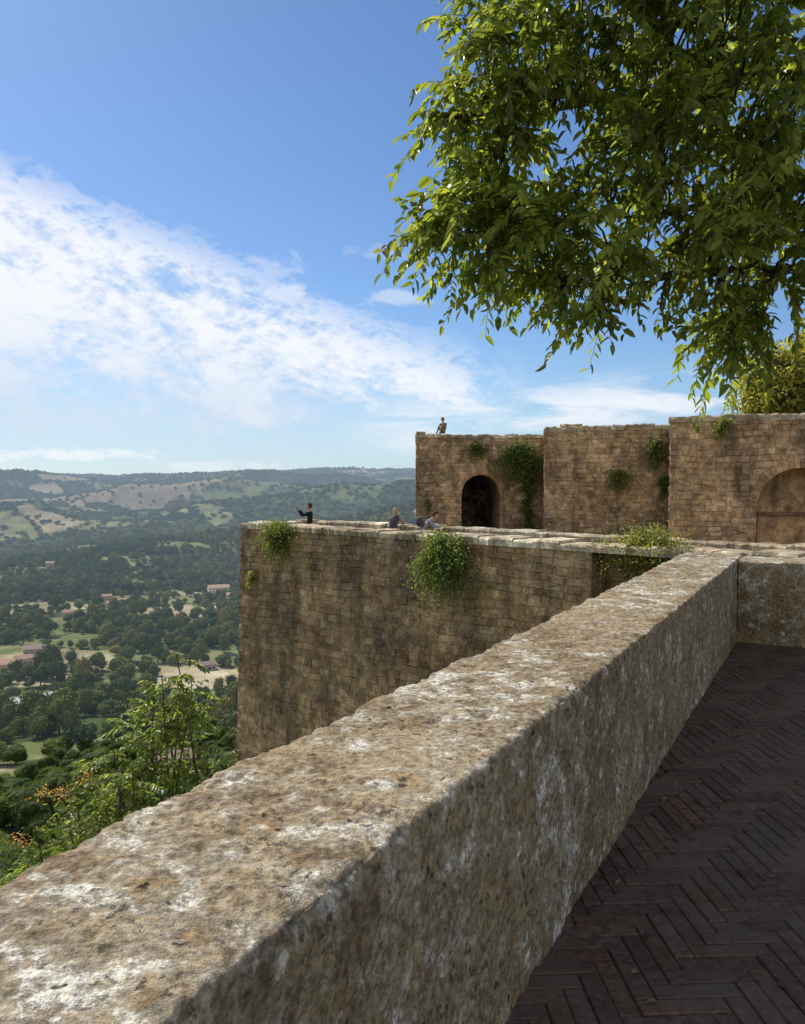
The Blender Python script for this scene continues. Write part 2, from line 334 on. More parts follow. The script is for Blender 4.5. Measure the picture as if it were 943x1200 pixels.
leaves(mb,Pp,Dd,rng.uniform(.03,.06,n),.012,palette(n,rng,[(.16,.10,.04),(.09,.06,.03),(.2,.15,.05)]),rng,upb=4)
M_dry=leafmat('dry_leaves',tr=.1); mb.build('fallen_leaves',M_dry)
# ------------------------------------------------------------------ block masonry
class Wall:
    def __init__(s,A,B,batter=0,ztop=0):
        s.A=np.array([*A,0.]); B=np.array([*B,0.]); s.len=np.linalg.norm(B-s.A); s.d=(B-s.A)/s.len; s.n=np.array([s.d[1],-s.d[0],0]); s.bt=batter; s.zt=ztop
    def P(s,a,z,dep=0): return s.A+s.d*a+s.n*(dep+s.bt*max(0,s.zt-z))+np.array([0,0,z])
    def u(s,u): return (u*s.A[1]-s.A[0])/(s.d[0]-u*s.d[1])
BC=((.31,.215,.133),(.27,.187,.115),(.345,.245,.158),(.235,.163,.105),(.385,.29,.195))
def masonry(mb,W,z0,z1,rng,bwr=(.20,.52),bhr=(.17,.26),hole=None,prot=.016,cols=BC,mortar=(.245,.19,.13)):
    cols=np.array(cols); z=z1; F=[[0,1,5,4],[1,2,6,5],[2,3,7,6],[3,0,4,7],[4,5,6,7]]
    def blk(a0,a1,zb,zt,c,pr):
        g_=.004; e=.016+rng.uniform(0,.022); p=pr+rng.uniform(-.014,.032)
        wv=lambda a:.035*math.sin(a*1.3+zt*.9)+.02*math.sin(a*3.7+zt*2.1)
        w0,w1=wv(a0),wv(a1)
        j=lambda: rng.uniform(-.017,.017)
        def Q(a,z_,ww,dp): return W.P(a,min(z_+ww,z1),dp)
        v=[Q(a0+g_,zb+g_,w0,0),Q(a1-g_,zb+g_,w1,0),Q(a1-g_,zt-g_,w1,0),Q(a0+g_,zt-g_,w0,0),
           Q(a0+e+j(),zb+e+j(),w0,p+j()),Q(a1-e+j(),zb+e+j(),w1,p+j()),Q(a1-e+j(),zt-e+j(),w1,p+j()),Q(a0+e+j(),zt-e+j(),w0,p+j())]
        mb.add(v,F,c)
    while z>z0+.05:
        h=rng.uniform(*bhr); zb=max(z-h,z0); a=rng.uniform(-.3,0)
        while a<W.len:
            b=a+rng.uniform(*bwr); a0,a1=max(a,0),min(b,W.len); a=b
            if a1-a0<.06: continue
            if hole:
                ac,hw,zs,zbase=hole; am=(a0+a1)/2; zm=(zb+z)/2
                if zm>=zs:
                    if math.hypot(am-ac,zm-zs)<hw+.26: continue
                elif zm>zbase:
                    if a0>ac-hw and a1<ac+hw: continue
                    if a0<ac-hw<a1: a1=ac-hw
                    elif a0<ac+hw<a1: a0=ac+hw
                    if a1-a0<.06: continue
            if rng.random()<.05: continue
            c=cols[rng.integers(len(cols))]*rng.uniform(.85,1.12); blk(a0,a1,zb,z,c,prot)
        z=zb
    q=lambda a,b,c,d_: mb.add([W.P(a,c),W.P(b,c),W.P(b,d_),W.P(a,d_)],[[0,1,2,3]],mortar)
    if not hole: q(0,W.len,z0,z1)
    else:
        ac,hw,zs,zbase=hole; q(0,ac-hw,z0,z1); q(ac+hw,W.len,z0,z1)
        if zbase>z0: q(ac-hw,ac+hw,z0,zbase)
        N=20; th=np.linspace(np.pi,0,N+1)
        for i in range(N):
            p=[(ac+hw*math.cos(t_),zs+hw*math.sin(t_)) for t_ in th[i:i+2]]
            mb.add([W.P(p[0][0],p[0][1]),W.P(p[1][0],p[1][1]),W.P(p[1][0],z1),W.P(p[0][0],z1)],[[0,1,2,3]],mortar)
        K=int(hw*np.pi/.20); tt=np.linspace(np.pi,0,K+1)
        for i in range(K):
            g1=.012/hw; t0,t1=tt[i]-g1/2,tt[i+1]+g1/2; r0,r1=hw-.01,hw+rng.uniform(.28,.38)
            def pp(r_,t_,dd): return W.P(ac+r_*math.cos(t_),zs+r_*math.sin(t_),dd)
            e=.045
            v=[pp(r0,t0,-.5),pp(r0,t1,-.5),pp(r1,t1,-.02),pp(r1,t0,-.02),pp(r0,t0,e),pp(r0,t1,e),pp(r1,t1,e),pp(r1,t0,e)]
            mb.add(v,F,np.array((.38,.255,.16))*rng.uniform(.75,1.15))
def reveal(mb,W,hole,depth,col,backcol):
    ac,hw,zs,zb=hole; N=20
    path=[(ac-hw,zb)]+[(ac+hw*math.cos(t_),zs+hw*math.sin(t_)) for t_ in np.linspace(np.pi,0,N+1)]+[(ac+hw,zb)]
    for p,q in zip(path[:-1],path[1:]):
        mb.add([W.P(p[0],p[1],-.001),W.P(q[0],q[1],-.001),W.P(q[0],q[1],-depth),W.P(p[0],p[1],-depth)],[[0,1,2,3]],col)
    mb.add([W.P(a,z,-depth) for a,z in path],[list(range(len(path)))],backcol)
def coping(mb,W,z,h,w,rng,over=.05,lr=(.35,.9),a0=0,a1=None,col=((.48,.44,.36),(.38,.34,.27),(.58,.55,.47)),jit=.018):
    a=a0; a1=W.len if a1 is None else a1; cols=np.array(col)
    while a<a1-.05:
        b=min(a+rng.uniform(*lr),a1); 
        if a1-b<.2: b=a1
        hh=h+rng.uniform(-.045,.035); m=3
        g_=.006; secs=[]
        for x in np.linspace(a+g_,b-g_,m+1):
            j=rng.normal(0,jit,(4,2)); o1=over+j[0,0]*1.5
            secs+= [W.P(x,z+.0,o1),W.P(x,z+hh*.75+j[1,1]*.5,o1+.0),W.P(x,z+hh+j[1,1]*.5,o1-.05),W.P(x,z+hh+j[2,1]*.5,over-w+.05),W.P(x,z+hh*.75,over-w),W.P(x,z,over-w)]
        k=6; F=[]
        for i in range(m):
            for q in range(k): F.append([i*k+q,i*k+(q+1)%k,(i+1)*k+(q+1)%k,(i+1)*k+q])
        mb.add(secs,F,cols[rng.integers(len(cols))]*rng.uniform(.8,1.15))
        mb.add(secs,[list(range(k))],cols[0]); mb.add(secs,[list(range(m*k,m*k+k))[::-1]],cols[0])
        a=b
rng=np.random.default_rng(11)
P0=(-5.63,28.); 
Wn=Wall(P0,(7.6,15.1)); dN=Wn.d; out=Wn.n
def along(a,off=0): return (P0[0]+dN[0]*a-out[0]*off,P0[1]+dN[1]*a-out[1]*off)
aC=Wn.u((693-471)/940)
aE=26.
bast=empty('bastion')
W1=Wall(P0,along(aC),.03,.0); mb=MB()
masonry(mb,W1,-17,.0,rng); 
W2=Wall(along(aC,.7),along(aE,.7),.02,0.); masonry(mb,W2,-12,.0,rng,cols=((.24,.17,.108),(.195,.143,.092),(.28,.2,.13)))
mb.add([W1.P(W1.len,-17),W1.P(W1.len,0),(*along(aC,.9),0),(*along(aC,.9),-17)],[[0,1,2,3]],(.2,.15,.1))
Q0=along(.3,2.9); W3=Wall(Q0,P0,.03,0.); masonry(mb,W3,-17,0,rng)
mb.build('outer_walls',M_wall,parent=bast)
mb=MB(); W1c=Wall(P0,along(aE)); coping(mb,W1c,.0,.20,.95,rng,over=.06); 
W3c=Wall(Q0,P0); coping(mb,W3c,.0,.20,.6,rng,over=.04)
Win=Wall(along(.3,2.75),along(aE,2.75)); coping(mb,Win,.02,.18,.60,rng,over=.03); mb.build('coping_stones',M_wall,parent=bast)
mb=MB(); masonry(mb,Win,-.9,.02,rng,cols=((.32,.25,.18),(.26,.2,.14)))
Wib=Wall(along(aE,.86),along(.0,.86)); masonry(mb,Wib,-.9,0,rng)
Wib=Wall(along(aE,3.2),along(.3,3.2)); masonry(mb,Wib,-.9,0.02,rng); mb.build('inner_walls',M_wall,parent=bast)
mb=MB(); poly=[along(.05,.1),along(aE,.75),along(aE,3.3),along(.35,3.2)]
mb.add([(x,y,-.9) for x,y in poly],[[0,1,2,3]],(.28,.23,.17)); 
cy=[along(.4,3.25),along(aE,3.25),(40,12),(40,55),(.9,55),(.9,42.2)]; prism(mb,cy,-24,-.905,(.2,.16,.11)); mb.build('walkway_floor',M_wall,parent=bast)
# upper fortress
fort=empty('fortress_wall'); rng=np.random.default_rng(12)
WA=Wall((.7,42),(7.9,42.5)); WB=Wall((6.95,39.4),(12.6,37)); WC=Wall((11.,33.1),(24,28.8))
fc=((.39,.285,.185),(.345,.25,.16),(.43,.32,.215),(.30,.217,.143),(.46,.36,.255))
hA=(3.4,1.02,.98,-.9); 
uC=WC.u((936-471)/940); hC=(uC,1.55,.62,-.9)
mb=MB(); masonry(mb,WA,-.9,3.92,rng,hole=hA,cols=fc); masonry(mb,WB,-.9,4.05,rng,cols=fc); masonry(mb,WC,-.9,4.05,rng,hole=hC,cols=((.45,.315,.20),(.395,.275,.175),(.48,.355,.24),(.36,.25,.16)))
WAs=Wall((.95,52),(.7,42)); masonry(mb,WAs,-24,3.92,rng,cols=fc)
WBs=Wall((7.5,42.5),(6.95,39.4)); masonry(mb,WBs,-.9,4.05,rng,cols=fc)
WCs=Wall((12.75,38),(11.,33.1)); masonry(mb,WCs,-.9,4.05,rng,cols=fc)
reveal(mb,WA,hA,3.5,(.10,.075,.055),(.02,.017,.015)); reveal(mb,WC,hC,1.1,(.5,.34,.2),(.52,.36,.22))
mb.build('block_walls',M_wall,parent=fort)
mb=MB()
coping(mb,WA,3.92,.2,.8,rng,over=.05,jit=.035); coping(mb,WB,4.05,.24,.8,rng,over=.05,jit=.035); coping(mb,WC,4.05,.26,.8,rng,over=.06,jit=.03); coping(mb,WAs,3.92,.2,.7,rng); coping(mb,WCs,4.05,.24,.7,rng); coping(mb,WBs,4.05,.22,.7,rng)
Wt=Wall(tuple(WA.P(0,0,.02)[:2]),tuple(WA.P(.55,0,.02)[:2])); coping(mb,Wt,4.10,.16,.7,rng,over=.04,a1=.5)
coping(mb,WB,4.28,.14,.6,rng,over=-.1,a0=.7,a1=1.7,jit=.05)
mb.build('coping_stones',M_wall,parent=fort)
mb=MB(); prism(mb,[(.95,42.3),(7.6,42.8),(7.2,39.8),(12.7,37.4),(11.4,33.5),(24,29.3),(26,52),(1.1,52)],3.2,3.88,(.3,.25,.18)); mb.build('upper_terrace_floor',M_wall,parent=fort)
mb=MB(); nd=WC.P(uC,.34,-.75); box(mb,nd,(2.9,.5,.1),math.atan2(WC.d[1],WC.d[0]),(.22,.14,.085)); box(mb,WC.P(uC,-.3,-.85),(2.9,.3,1.18),math.atan2(WC.d[1],WC.d[0]),(.42,.28,.17)); mb.build('niche_ledge',M_wall,parent=fort)
# ------------------------------------------------------------------ terrain
def cells(x,y,size,seed):
    wx=x+fbm(np.stack([x/(size*1.5),y/(size*1.5),0*x],-1),2,seed)*size*.5; wy=y+fbm(np.stack([x/(size*1.5),y/(size*1.5),0*x+9],-1),2,seed+1)*size*.5
    X=wx/size; Y=wy/size; ix=np.floor(X).astype(np.int64); iy=np.floor(Y).astype(np.int64)
    F1=np.full(X.shape,9.);F2=np.full(X.shape,9.);ID=np.zeros(X.shape)
    for a in (-1,0,1):
        for b in (-1,0,1):
            cx=ix+a+hsh(ix+a,iy+b,0,seed); cy_=iy+b+hsh(ix+a,iy+b,1,seed)
            dd=np.hypot(X-cx,(Y-cy_)*1.3); h=hsh(ix+a,iy+b,2,seed)
            c1=dd<F1; F2=np.where(c1,F1,np.minimum(F2,dd)); ID=np.where(c1,h,ID); F1=np.where(c1,dd,F1)
    return F1,F2,ID
def gs(x,y,cx,cy,sx,sy,rot=0):
    c_,s_=math.cos(rot),math.sin(rot); a=(x-cx)*c_+(y-cy)*s_; b=-(x-cx)*s_+(y-cy)*c_
    return np.exp(-(a/sx)**2-(b/sy)**2)
def height(x,y):
    r=np.hypot(x,y)
    z=np.interp(r,[0,15,40,100,200,400,800,1300,1800,2500,3500,4600,5200,6500,9000,14000],[-17,-18,-25,-46,-70,-98,-116,-124,-120,-104,-60,12,40,10,50,70])
    A=np.interp(r,[0,300,900,1600,2800,5000,9000],[1,6,14,34,58,34,45])
    p=np.stack([x/560+.3,y/700,0*x],-1); rg=.45-1.7*np.abs(fbm(p,4,4)); z=z+A*rg
    z=z+np.interp(r,[0,200,700,6000],[0,3,8,11])*fbm(p*5,3,14)
    z=z+98*gs(x,y,160,1420,430,150,R(14))          # spur dropping from the right
    z=z+118*gs(x,y,60,2150,560,190,R(-8))+84*gs(x,y,-620,2750,520,160,R(10))
    z=z+88*gs(x,y,-1180,2050,340,140,R(-22))+90*gs(x,y,-1900,3300,700,220,R(16))+84*gs(x,y,-500,3750,800,200,R(-6))+40*gs(x,y,-250,5000,900,500)
    return z
def land(x,y,full=False):
    r=np.hypot(x,y); near=r<1400
    f1,f2,i1=cells(x,y,75,3); g1,g2,j1=cells(x,y,190,8)
    F=np.where(near,f2-f1,g2-g1)*np.where(near,75,190); I=np.where(near,i1,j1)
    pf=np.interp(r,[0,200,270,900,1250,1700,5000],[1.1,.95,.16,.22,.40,.44,.5])
    big=fbm(np.stack([x/300,y/300,0*x],-1),2,55)
    pf=pf+big*.5-.35*(gs(x,y,160,1380,430,150,R(14))>.45)
    forest=I<pf; J=np.mod(I*37.77,1)
    col=np.zeros(x.shape+(3,)); den=np.zeros(x.shape)
    col[:]=(.06,.085,.03); den[:]=1.
    for lo_,hi,c,dn in ((0,.30,(.16,.185,.075),.14),(.30,.46,(.34,.29,.18),.07),(.46,.76,(.125,.15,.062),.5),(.76,1.01,(.22,.225,.105),.24)):
        mk=(~forest)&(J>=lo_)&(J<hi); col[mk]=c; den[mk]=dn
    clump=fbm(np.stack([x/24,y/24,0*x],-1),2,66)
    den=np.where(forest,den,den*np.clip(1+clump*3.2,0,2.6))
    hed=(~forest)&(F<np.interp(r,[300,1400,3000],[5,8,18])*(1+clump)); col[hed]=(.06,.085,.03); den=np.where(hed,.85,den)
    n90=fbm(np.stack([x/90,y/90,0*x],-1),2,7)
    br=(((x+950)/280)**2+((y-2850)/400)**2+.9*big+.6*n90<1); col[br]=(.28,.225,.155); den[br]=.10
    br=(((x+205)/42)**2+((y-455)/60)**2+.5*n90<1)|(((x+330)/48)**2+((y-720)/50)**2+.5*n90<1); col[br]=(.33,.29,.18); den[br]=.05
    dirt=(((x+112)/20)**2+((y-415)/34)**2+.4*n90<1)|(((x+172)/16)**2+((y-745)/20)**2<1)
    col[dirt]=(.46,.39,.28); den[dirt]=0
    vt=fbm(np.stack([x/30,y/30,0*x],-1),3,91); v2_=fbm(np.stack([x/7,y/7,0*x],-1),2,95); col=col*(1+.45*vt[...,None]+.25*v2_[...,None])
    dry=np.clip(fbm(np.stack([x/16,y/16,0*x],-1),3,99)*2.2,0,.7)[...,None]; col=np.where(((~forest)&(J<.3))[...,None],col*(1-dry)+np.array([.25,.23,.12])*dry,col)
    rows=(~forest)&(J>.50)&(J<.9)&near; th=J*9; rr_=np.sin((x*np.cos(th)+y*np.sin(th))*1.05)
    den=np.where(rows&~hed,np.where(rr_>.2,.8,.0)*(J<.76)+den*(J>=.76),den); col[rows]*=(1-.22*np.sign(rr_[rows]))[:,None]
    if full: return col,den,np.where(forest,J,2.)
    return col,den
ths=np.concatenate([np.arange(-180,-48,3.),np.arange(-48,8,.115),np.arange(8,180.1,3.)]); ths=R(1)*ths
rs=np.concatenate([[.5,6,12,18,25],np.geomspace(30,9500,520),[11000,14000]])
TH,RR=np.meshgrid(ths,rs); X=RR*np.sin(TH); Y=RR*np.cos(TH); Z=height(X,Y); col,_=land(X,Y)
nr,nth=X.shape; i=np.arange(nr-1)[:,None]*nth; k=np.arange(nth-1)[None]; f=np.stack([i+k,i+nth+k,i+nth+k+1,i+k+1],-1).reshape(-1,4)[:,::-1]
mt,gt=newmat('terrain_ground'); P=gt.pos(); c=attr(gt); q=gt.noise(P,.12,5,.7); q2=gt.noise(P,.9,3,.7)
c=gt.mix(1.,c,gt.mix(q,(.5,.55,.5,1),(1.5,1.45,1.45,1)),'MULTIPLY'); c=gt.mix(.6,c,gt.mix(1.,c,gt.mix(q2,(.4,.4,.4,1),(1.6,1.6,1.6,1)),'MULTIPLY'))
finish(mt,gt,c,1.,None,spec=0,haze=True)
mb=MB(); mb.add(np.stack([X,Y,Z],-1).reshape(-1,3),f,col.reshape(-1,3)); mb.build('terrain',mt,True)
# ------------------------------------------------------------------ forest instances
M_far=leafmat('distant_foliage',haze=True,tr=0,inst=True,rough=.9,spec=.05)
M_mid=leafmat('hillside_foliage',haze=False,tr=.25,inst=True,rough=.7,spec=.2)
def ico(sub):
    import bmesh
    bm=bmesh.new(); bmesh.ops.create_icosphere(bm,subdivisions=sub,radius=1); v=np.array([q.co[:] for q in bm.verts]); f=np.array([[w_.index for w_ in q.verts] for q in bm.faces]); bm.free(); return v,f
def crown(mb,rng,nl,ls,lobes=9,base=(.05,.078,.024),c0=(0,0,1.05),sz=(1,1,.95),core=.45,cols=None,kind='dia',csz=.80):
    c0=np.array(c0); sz=np.array(sz)
    L=[]; 
    for i in range(lobes):
        dd=unit(rng.normal(0,1,3)); dd[2]=dd[2]*.8+.1; L.append((c0+dd*sz*rng.uniform(.35,.62),rng.uniform(.32,.52)))
    L.append((c0,.62)); v,f=ico(2)
    for cc,r_ in L:
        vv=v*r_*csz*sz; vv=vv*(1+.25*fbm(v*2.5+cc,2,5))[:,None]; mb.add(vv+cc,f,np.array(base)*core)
    w_=np.array([r_**2 for _,r_ in L]); idx=rng.choice(len(L),nl,p=w_/w_.sum())
    C=np.array([l[0] for l in L])[idx]; r_=np.array([l[1] for l in L])[idx]
    dd=unit(rng.normal(0,1,(nl,3))); lump=1+.22*fbm(dd*3+C,2,8)
    P=C+dd*(r_*lump*rng.uniform(.78,1.1,nl))[:,None]*sz
    ld_=dd*.7+rng.normal(0,.7,(nl,3))+np.array([0,0,-.35])
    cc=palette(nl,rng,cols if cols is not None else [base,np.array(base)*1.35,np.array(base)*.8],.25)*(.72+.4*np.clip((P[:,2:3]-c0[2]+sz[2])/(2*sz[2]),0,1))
    leaves(mb,P,ld_,rng.uniform(.7,1.3,nl)*ls,ls*.62 if kind=='dia' else ls*.3,cc,rng,kind,upb=.5)
colN=bpy.data.collections.new('near_tree_kinds'); colF=bpy.data.collections.new('far_tree_kinds')
rng=np.random.default_rng(33)
FB=[(.085,.12,.055),(.12,.155,.06),(.155,.185,.065),(.195,.20,.08)]
for i in range(4):
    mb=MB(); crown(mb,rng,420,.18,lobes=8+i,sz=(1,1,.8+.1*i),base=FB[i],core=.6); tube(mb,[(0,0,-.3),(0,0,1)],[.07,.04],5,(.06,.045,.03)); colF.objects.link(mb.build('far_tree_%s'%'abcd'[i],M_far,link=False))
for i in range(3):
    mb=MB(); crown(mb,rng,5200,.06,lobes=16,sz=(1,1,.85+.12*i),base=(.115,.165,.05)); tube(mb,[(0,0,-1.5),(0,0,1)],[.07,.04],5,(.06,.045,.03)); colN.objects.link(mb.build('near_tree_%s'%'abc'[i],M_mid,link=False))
def scatter(name,P,sc,rz,vi,coll):
    me=bpy.data.meshes.new(name); me.from_pydata([tuple(p) for p in P],[],[])
    a=me.attributes.new('sc','FLOAT_VECTOR','POINT'); a.data.foreach_set('vector',np.ascontiguousarray(sc).ravel())
    a=me.attributes.new('rz','FLOAT_VECTOR','POINT'); rv=np.zeros((len(P),3)); rv[:,2]=rz; a.data.foreach_set('vector',rv.ravel())
    a=me.attributes.new('vi','INT','POINT'); a.data.foreach_set('value',vi.astype(np.int32))
    ob=bpy.data.objects.new(name,me); scene.collection.objects.link(ob)
    ng=bpy.data.node_groups.new(name+'_scatter','GeometryNodeTree'); ng.interface.new_socket('Geometry',in_out='INPUT',socket_type='NodeSocketGeometry'); ng.interface.new_socket('Geometry',in_out='OUTPUT',socket_type='NodeSocketGeometry')
    N=ng.nodes; L=ng.links; gi=N.new('NodeGroupInput'); go=N.new('NodeGroupOutput'); ci=N.new('GeometryNodeCollectionInfo'); ci.inputs['Collection'].default_value=coll; ci.inputs['Separate Children'].default_value=True; ci.inputs['Reset Children'].default_value=True
    ip=N.new('GeometryNodeInstanceOnPoints'); ip.inputs['Pick Instance'].default_value=True
    def na(nm,ty):
        q=N.new('GeometryNodeInputNamedAttribute'); q.data_type=ty; q.inputs['Name'].default_value=nm; return [o_ for o_ in q.outputs if o_.enabled and o_.name=='Attribute'][0]
    L.new(gi.outputs[0],ip.inputs['Points']); L.new(ci.outputs[0],ip.inputs['Instance']); L.new(na('vi','INT'),ip.inputs['Instance Index'])
    L.new(na('rz','FLOAT_VECTOR'),ip.inputs['Rotation']); L.new(na('sc','FLOAT_VECTOR'),ip.inputs['Scale']); L.new(ip.outputs[0],go.inputs[0])
    md=ob.modifiers.new('scatter','NODES'); md.node_group=ng; return ob
HOUSES=[(-.2298,.140,22,12,8,.35,0),(-.212,.146,12,9,5,.2,0),(-.248,.147,12,9,4,.3,1),(-.46,.215,13,8,4,.3,3),(-.498,.235,15,9,4,.1,1),(-.475,.228,9,7,4,.6,1),(-.365,.157,10,8,5,.9,1),(-.425,.272,17,6,3,.55,2),(-.49,.283,18,7,3,.2,2),(-.345,.293,8,5,3,.4,3),(-.33,.118,9,7,5,.2,1),(-.44,.105,10,8,5,.3,1),(-.288,.358,11,7,3.5,.25,3),(-.42,.168,8,7,4,.8,1),(-.245,.235,9,6,3.5,.5,3),(-.37,.148,9,7,5,.4,1),(-.35,.152,8,7,4,.1,1)]
hp=[]
for h in HOUSES:
    u,v=h[:2]; ys=np.linspace(60,1600,3000); zz=height(u*ys,ys); q=(1.6-zz)/ys-v; k=np.argmax(q<0); hp.append((u*ys[k],ys[k],zz[k]))
HP=np.array([p[:2] for p in hp])
def sample(n,r0,r1,a0,a1,rng,logr=False):
    rr=np.exp(rng.uniform(np.log(r0),np.log(r1),n)) if logr else np.sqrt(rng.uniform(r0**2,r1**2,n)); th=R(1)*rng.uniform(a0,a1,n); x,y=rr*np.sin(th),rr*np.cos(th)
    c,dn,J=land(x,y,True); keep=rng.random(n)<dn
    dh=np.hypot(x[:,None]-HP[None,:,0],(y[:,None]-HP[None,:,1]+16)*.45).min(1); keep&=dh>11
    vi=np.where(J<=1,np.clip((J*4+rng.normal(0,.7,n)),0,3.99),rng.uniform(0,4,n)).astype(int)
    return x[keep],y[keep],height(x[keep],y[keep]),vi[keep]
rng=np.random.default_rng(44)
x,y,z,vi=sample(1100,36,270,-47,2,rng); k=np.hypot((x-8)*1.,y-35)>34; x,y,z=x[k],y[k],z[k]; s_=rng.uniform(1.8,3.9,len(x)); 
scatter('hillside_trees',np.stack([x,y,z-.6],-1),np.stack([s_,s_,s_*rng.uniform(.8,1.3,len(x))],-1),rng.uniform(0,6.28,len(x)),rng.integers(0,3,len(x)),colN)
x,y,z,v1=sample(46000,250,1700,-47,7,rng); s_=1.4+rng.gamma(2.2,1.0,len(x)); s_=np.minimum(s_,6.5); A1=(x,y,z,s_)
x,y,z,v2=sample(60000,1650,5600,-46,6,rng); s2=rng.uniform(4.5,9.5,len(x)); 
X2=np.concatenate([A1[0],x]);Y2=np.concatenate([A1[1],y]);Z2=np.concatenate([A1[2],z-2]);SS=np.concatenate([s_,s2]); zs=np.concatenate([s_*rng.uniform(.7,1.4,len(s_)),s2*.7])
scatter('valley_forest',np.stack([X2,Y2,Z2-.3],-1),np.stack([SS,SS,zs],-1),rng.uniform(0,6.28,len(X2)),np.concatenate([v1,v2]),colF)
# ------------------------------------------------------------------ houses
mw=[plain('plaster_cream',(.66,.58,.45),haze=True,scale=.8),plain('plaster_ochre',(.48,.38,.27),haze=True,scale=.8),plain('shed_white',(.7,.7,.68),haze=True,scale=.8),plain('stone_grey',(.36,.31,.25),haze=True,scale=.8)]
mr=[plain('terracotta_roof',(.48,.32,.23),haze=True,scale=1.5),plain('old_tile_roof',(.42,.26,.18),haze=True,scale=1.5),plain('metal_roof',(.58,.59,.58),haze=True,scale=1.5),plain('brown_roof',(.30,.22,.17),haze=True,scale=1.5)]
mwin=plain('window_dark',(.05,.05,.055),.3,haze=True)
for h,(hx,hy,hz_) in zip(HOUSES,hp):
    _,_,w_,d_,ht,rz,ty=h; e=empty('farm_house',(hx,hy,hz_-.5),rz)
    mb=MB(); box(mb,(0,0,ht/2),(w_,d_,ht)); rh=d_*.22
    mb.add([(-w_/2,-d_/2,ht),(-w_/2,d_/2,ht),(-w_/2,0,ht+rh)],[[0,1,2]]); mb.add([(w_/2,-d_/2,ht),(w_/2,d_/2,ht),(w_/2,0,ht+rh)],[[0,2,1]])
    mb.build('walls',mw[ty],parent=e)
    mb=MB(); o_=.5; t_=.25
    for sg in (-1,1):
        mb.add([(-w_/2-o_,sg*(d_/2+o_),ht-.2),(w_/2+o_,sg*(d_/2+o_),ht-.2),(w_/2+o_,0,ht+rh+.05),(-w_/2-o_,0,ht+rh+.05),(-w_/2-o_,sg*(d_/2+o_),ht-.2+t_),(w_/2+o_,sg*(d_/2+o_),ht-.2+t_),(w_/2+o_,0,ht+rh+.05+t_),(-w_/2-o_,0,ht+rh+.05+t_)],[[0,1,2,3],[4,5,6,7],[0,1,5,4],[1,2,6,5],[3,0,4,7]])
    mb.build('roof',mr[ty],parent=e)
    mb=MB(); nw=int(w_/2.8)
    for i in range(nw):
        xx=(i+.5)*w_/nw-w_/2
        for zz in ([1.5] if ht<5 else [1.4,4.1] if ht<8 else [1.4,4.1,6.8]): box(mb,(xx,-d_/2-.02,zz),(1.,.08,1.3)); 
    box(mb,(w_*.1,-d_/2-.03,1.0),(1.1,.08,2.1)); mb.build('windows_and_door',mwin,parent=e)
# ------------------------------------------------------------------ wall plants
M_leaf=leafmat('wall_plant_leaves',tr=.4)
GR=[(.10,.15,.04),(.14,.2,.05),(.07,.105,.03),(.18,.22,.07)]; YE=[(.22,.24,.07),(.16,.19,.055),(.28,.27,.08),(.12,.15,.045)]
def wall_plant(name,W,u,z,wd,ht,thick,n,ls,cols,seed,trail=None):
    rng=np.random.default_rng(seed); mb=MB(); a=W.u(u); root=W.P(a,z+ht*.25,-.02); K=max(14,int(n/70))
    for k in range(K):
        ta=rng.normal(0,.36); tip=W.P(a+np.clip(ta,-.95,.95)*wd/2*1.2,z+ht*(rng.uniform(-.5,.5) if abs(ta)<.5 else rng.uniform(-.3,.35)),thick*rng.uniform(.25,1.))
        s_=np.linspace(0,1,6)[:,None]; mid=(root+tip)/2+W.n*thick*.4+np.array([0,0,ht*.22]); cur=(1-s_)**2*root+2*s_*(1-s_)*mid+s_**2*tip
        tube(mb,cur,np.linspace(.012,.004,6),4,(.12,.10,.05)); m_=n//K
        q=rng.uniform(.25,1.05,m_)[:,None]; C=(1-q)**2*root+2*q*(1-q)*mid+q**2*tip+rng.normal(0,1,(m_,3))*np.array([.09,.09,.08])*max(.6,wd/1.6)
        dd=W.n*.5+rng.normal(0,.6,(m_,3))+np.array([0,0,-.45])
        leaves(mb,C,dd,rng.uniform(.6,1.3,m_)*ls,ls*.3,palette(m_,rng,cols,.3),rng,'pent',upb=.8)
    if trail:
        for _ in range(6):
            p=[W.P(a+rng.normal(.35,.18),z-i_*trail/8,.05+rng.uniform(0,.12)) for i_ in range(9)]; tube(mb,p,.012,4,(.10,.08,.05))
            C=np.array(p)[rng.integers(0,9,160)]+rng.normal(0,.11,(160,3)); leaves(mb,C,W.n*.4+rng.normal(0,.6,(160,3))+np.array([0,0,-.4]),ls,ls*.3,palette(160,rng,cols,.3),rng)
    return mb.build(name,M_leaf)
px=lambda p:(p-471)/940
wall_plant('caper_bush',W1,px(531),-.70,2.4,1.75,.8,6200,.085,GR+[(.22,.24,.09)],1)
wall_plant('caper_bush',W1,px(334),-.42,2.5,1.25,.5,3000,.085,YE+GR,2)
wall_plant('caper_bush',W1,px(300),-1.75,.5,.5,.3,260,.08,YE,3)
wall_plant('yellow_shrub',W2,px(770),-.10,2.9,1.15,.8,3800,.075,YE+[(.36,.29,.08)],4)
wall_plant('caper_bush',WA,px(556),3.15,1.5,1.0,.5,1000,.11,GR,5)
wall_plant('ivy_plant',WA,px(608),2.4,2.9,2.4,.8,5400,.12,GR,6,trail=3.)
wall_plant('caper_bush',WB,px(724),1.65,1.9,1.0,.6,1300,.11,YE+GR,7)
wall_plant('caper_bush',WB,px(770),2.7,1.5,1.7,.7,1800,.11,YE+GR,8)
wall_plant('caper_bush',WB,px(777),1.2,.8,1.3,.4,700,.11,GR,9)
wall_plant('caper_bush',WC,px(846),3.72,1.5,.8,.5,1000,.10,YE,10)
wall_plant('caper_bush',WA,px(500),.2,.5,1.0,.3,200,.09,GR,12)
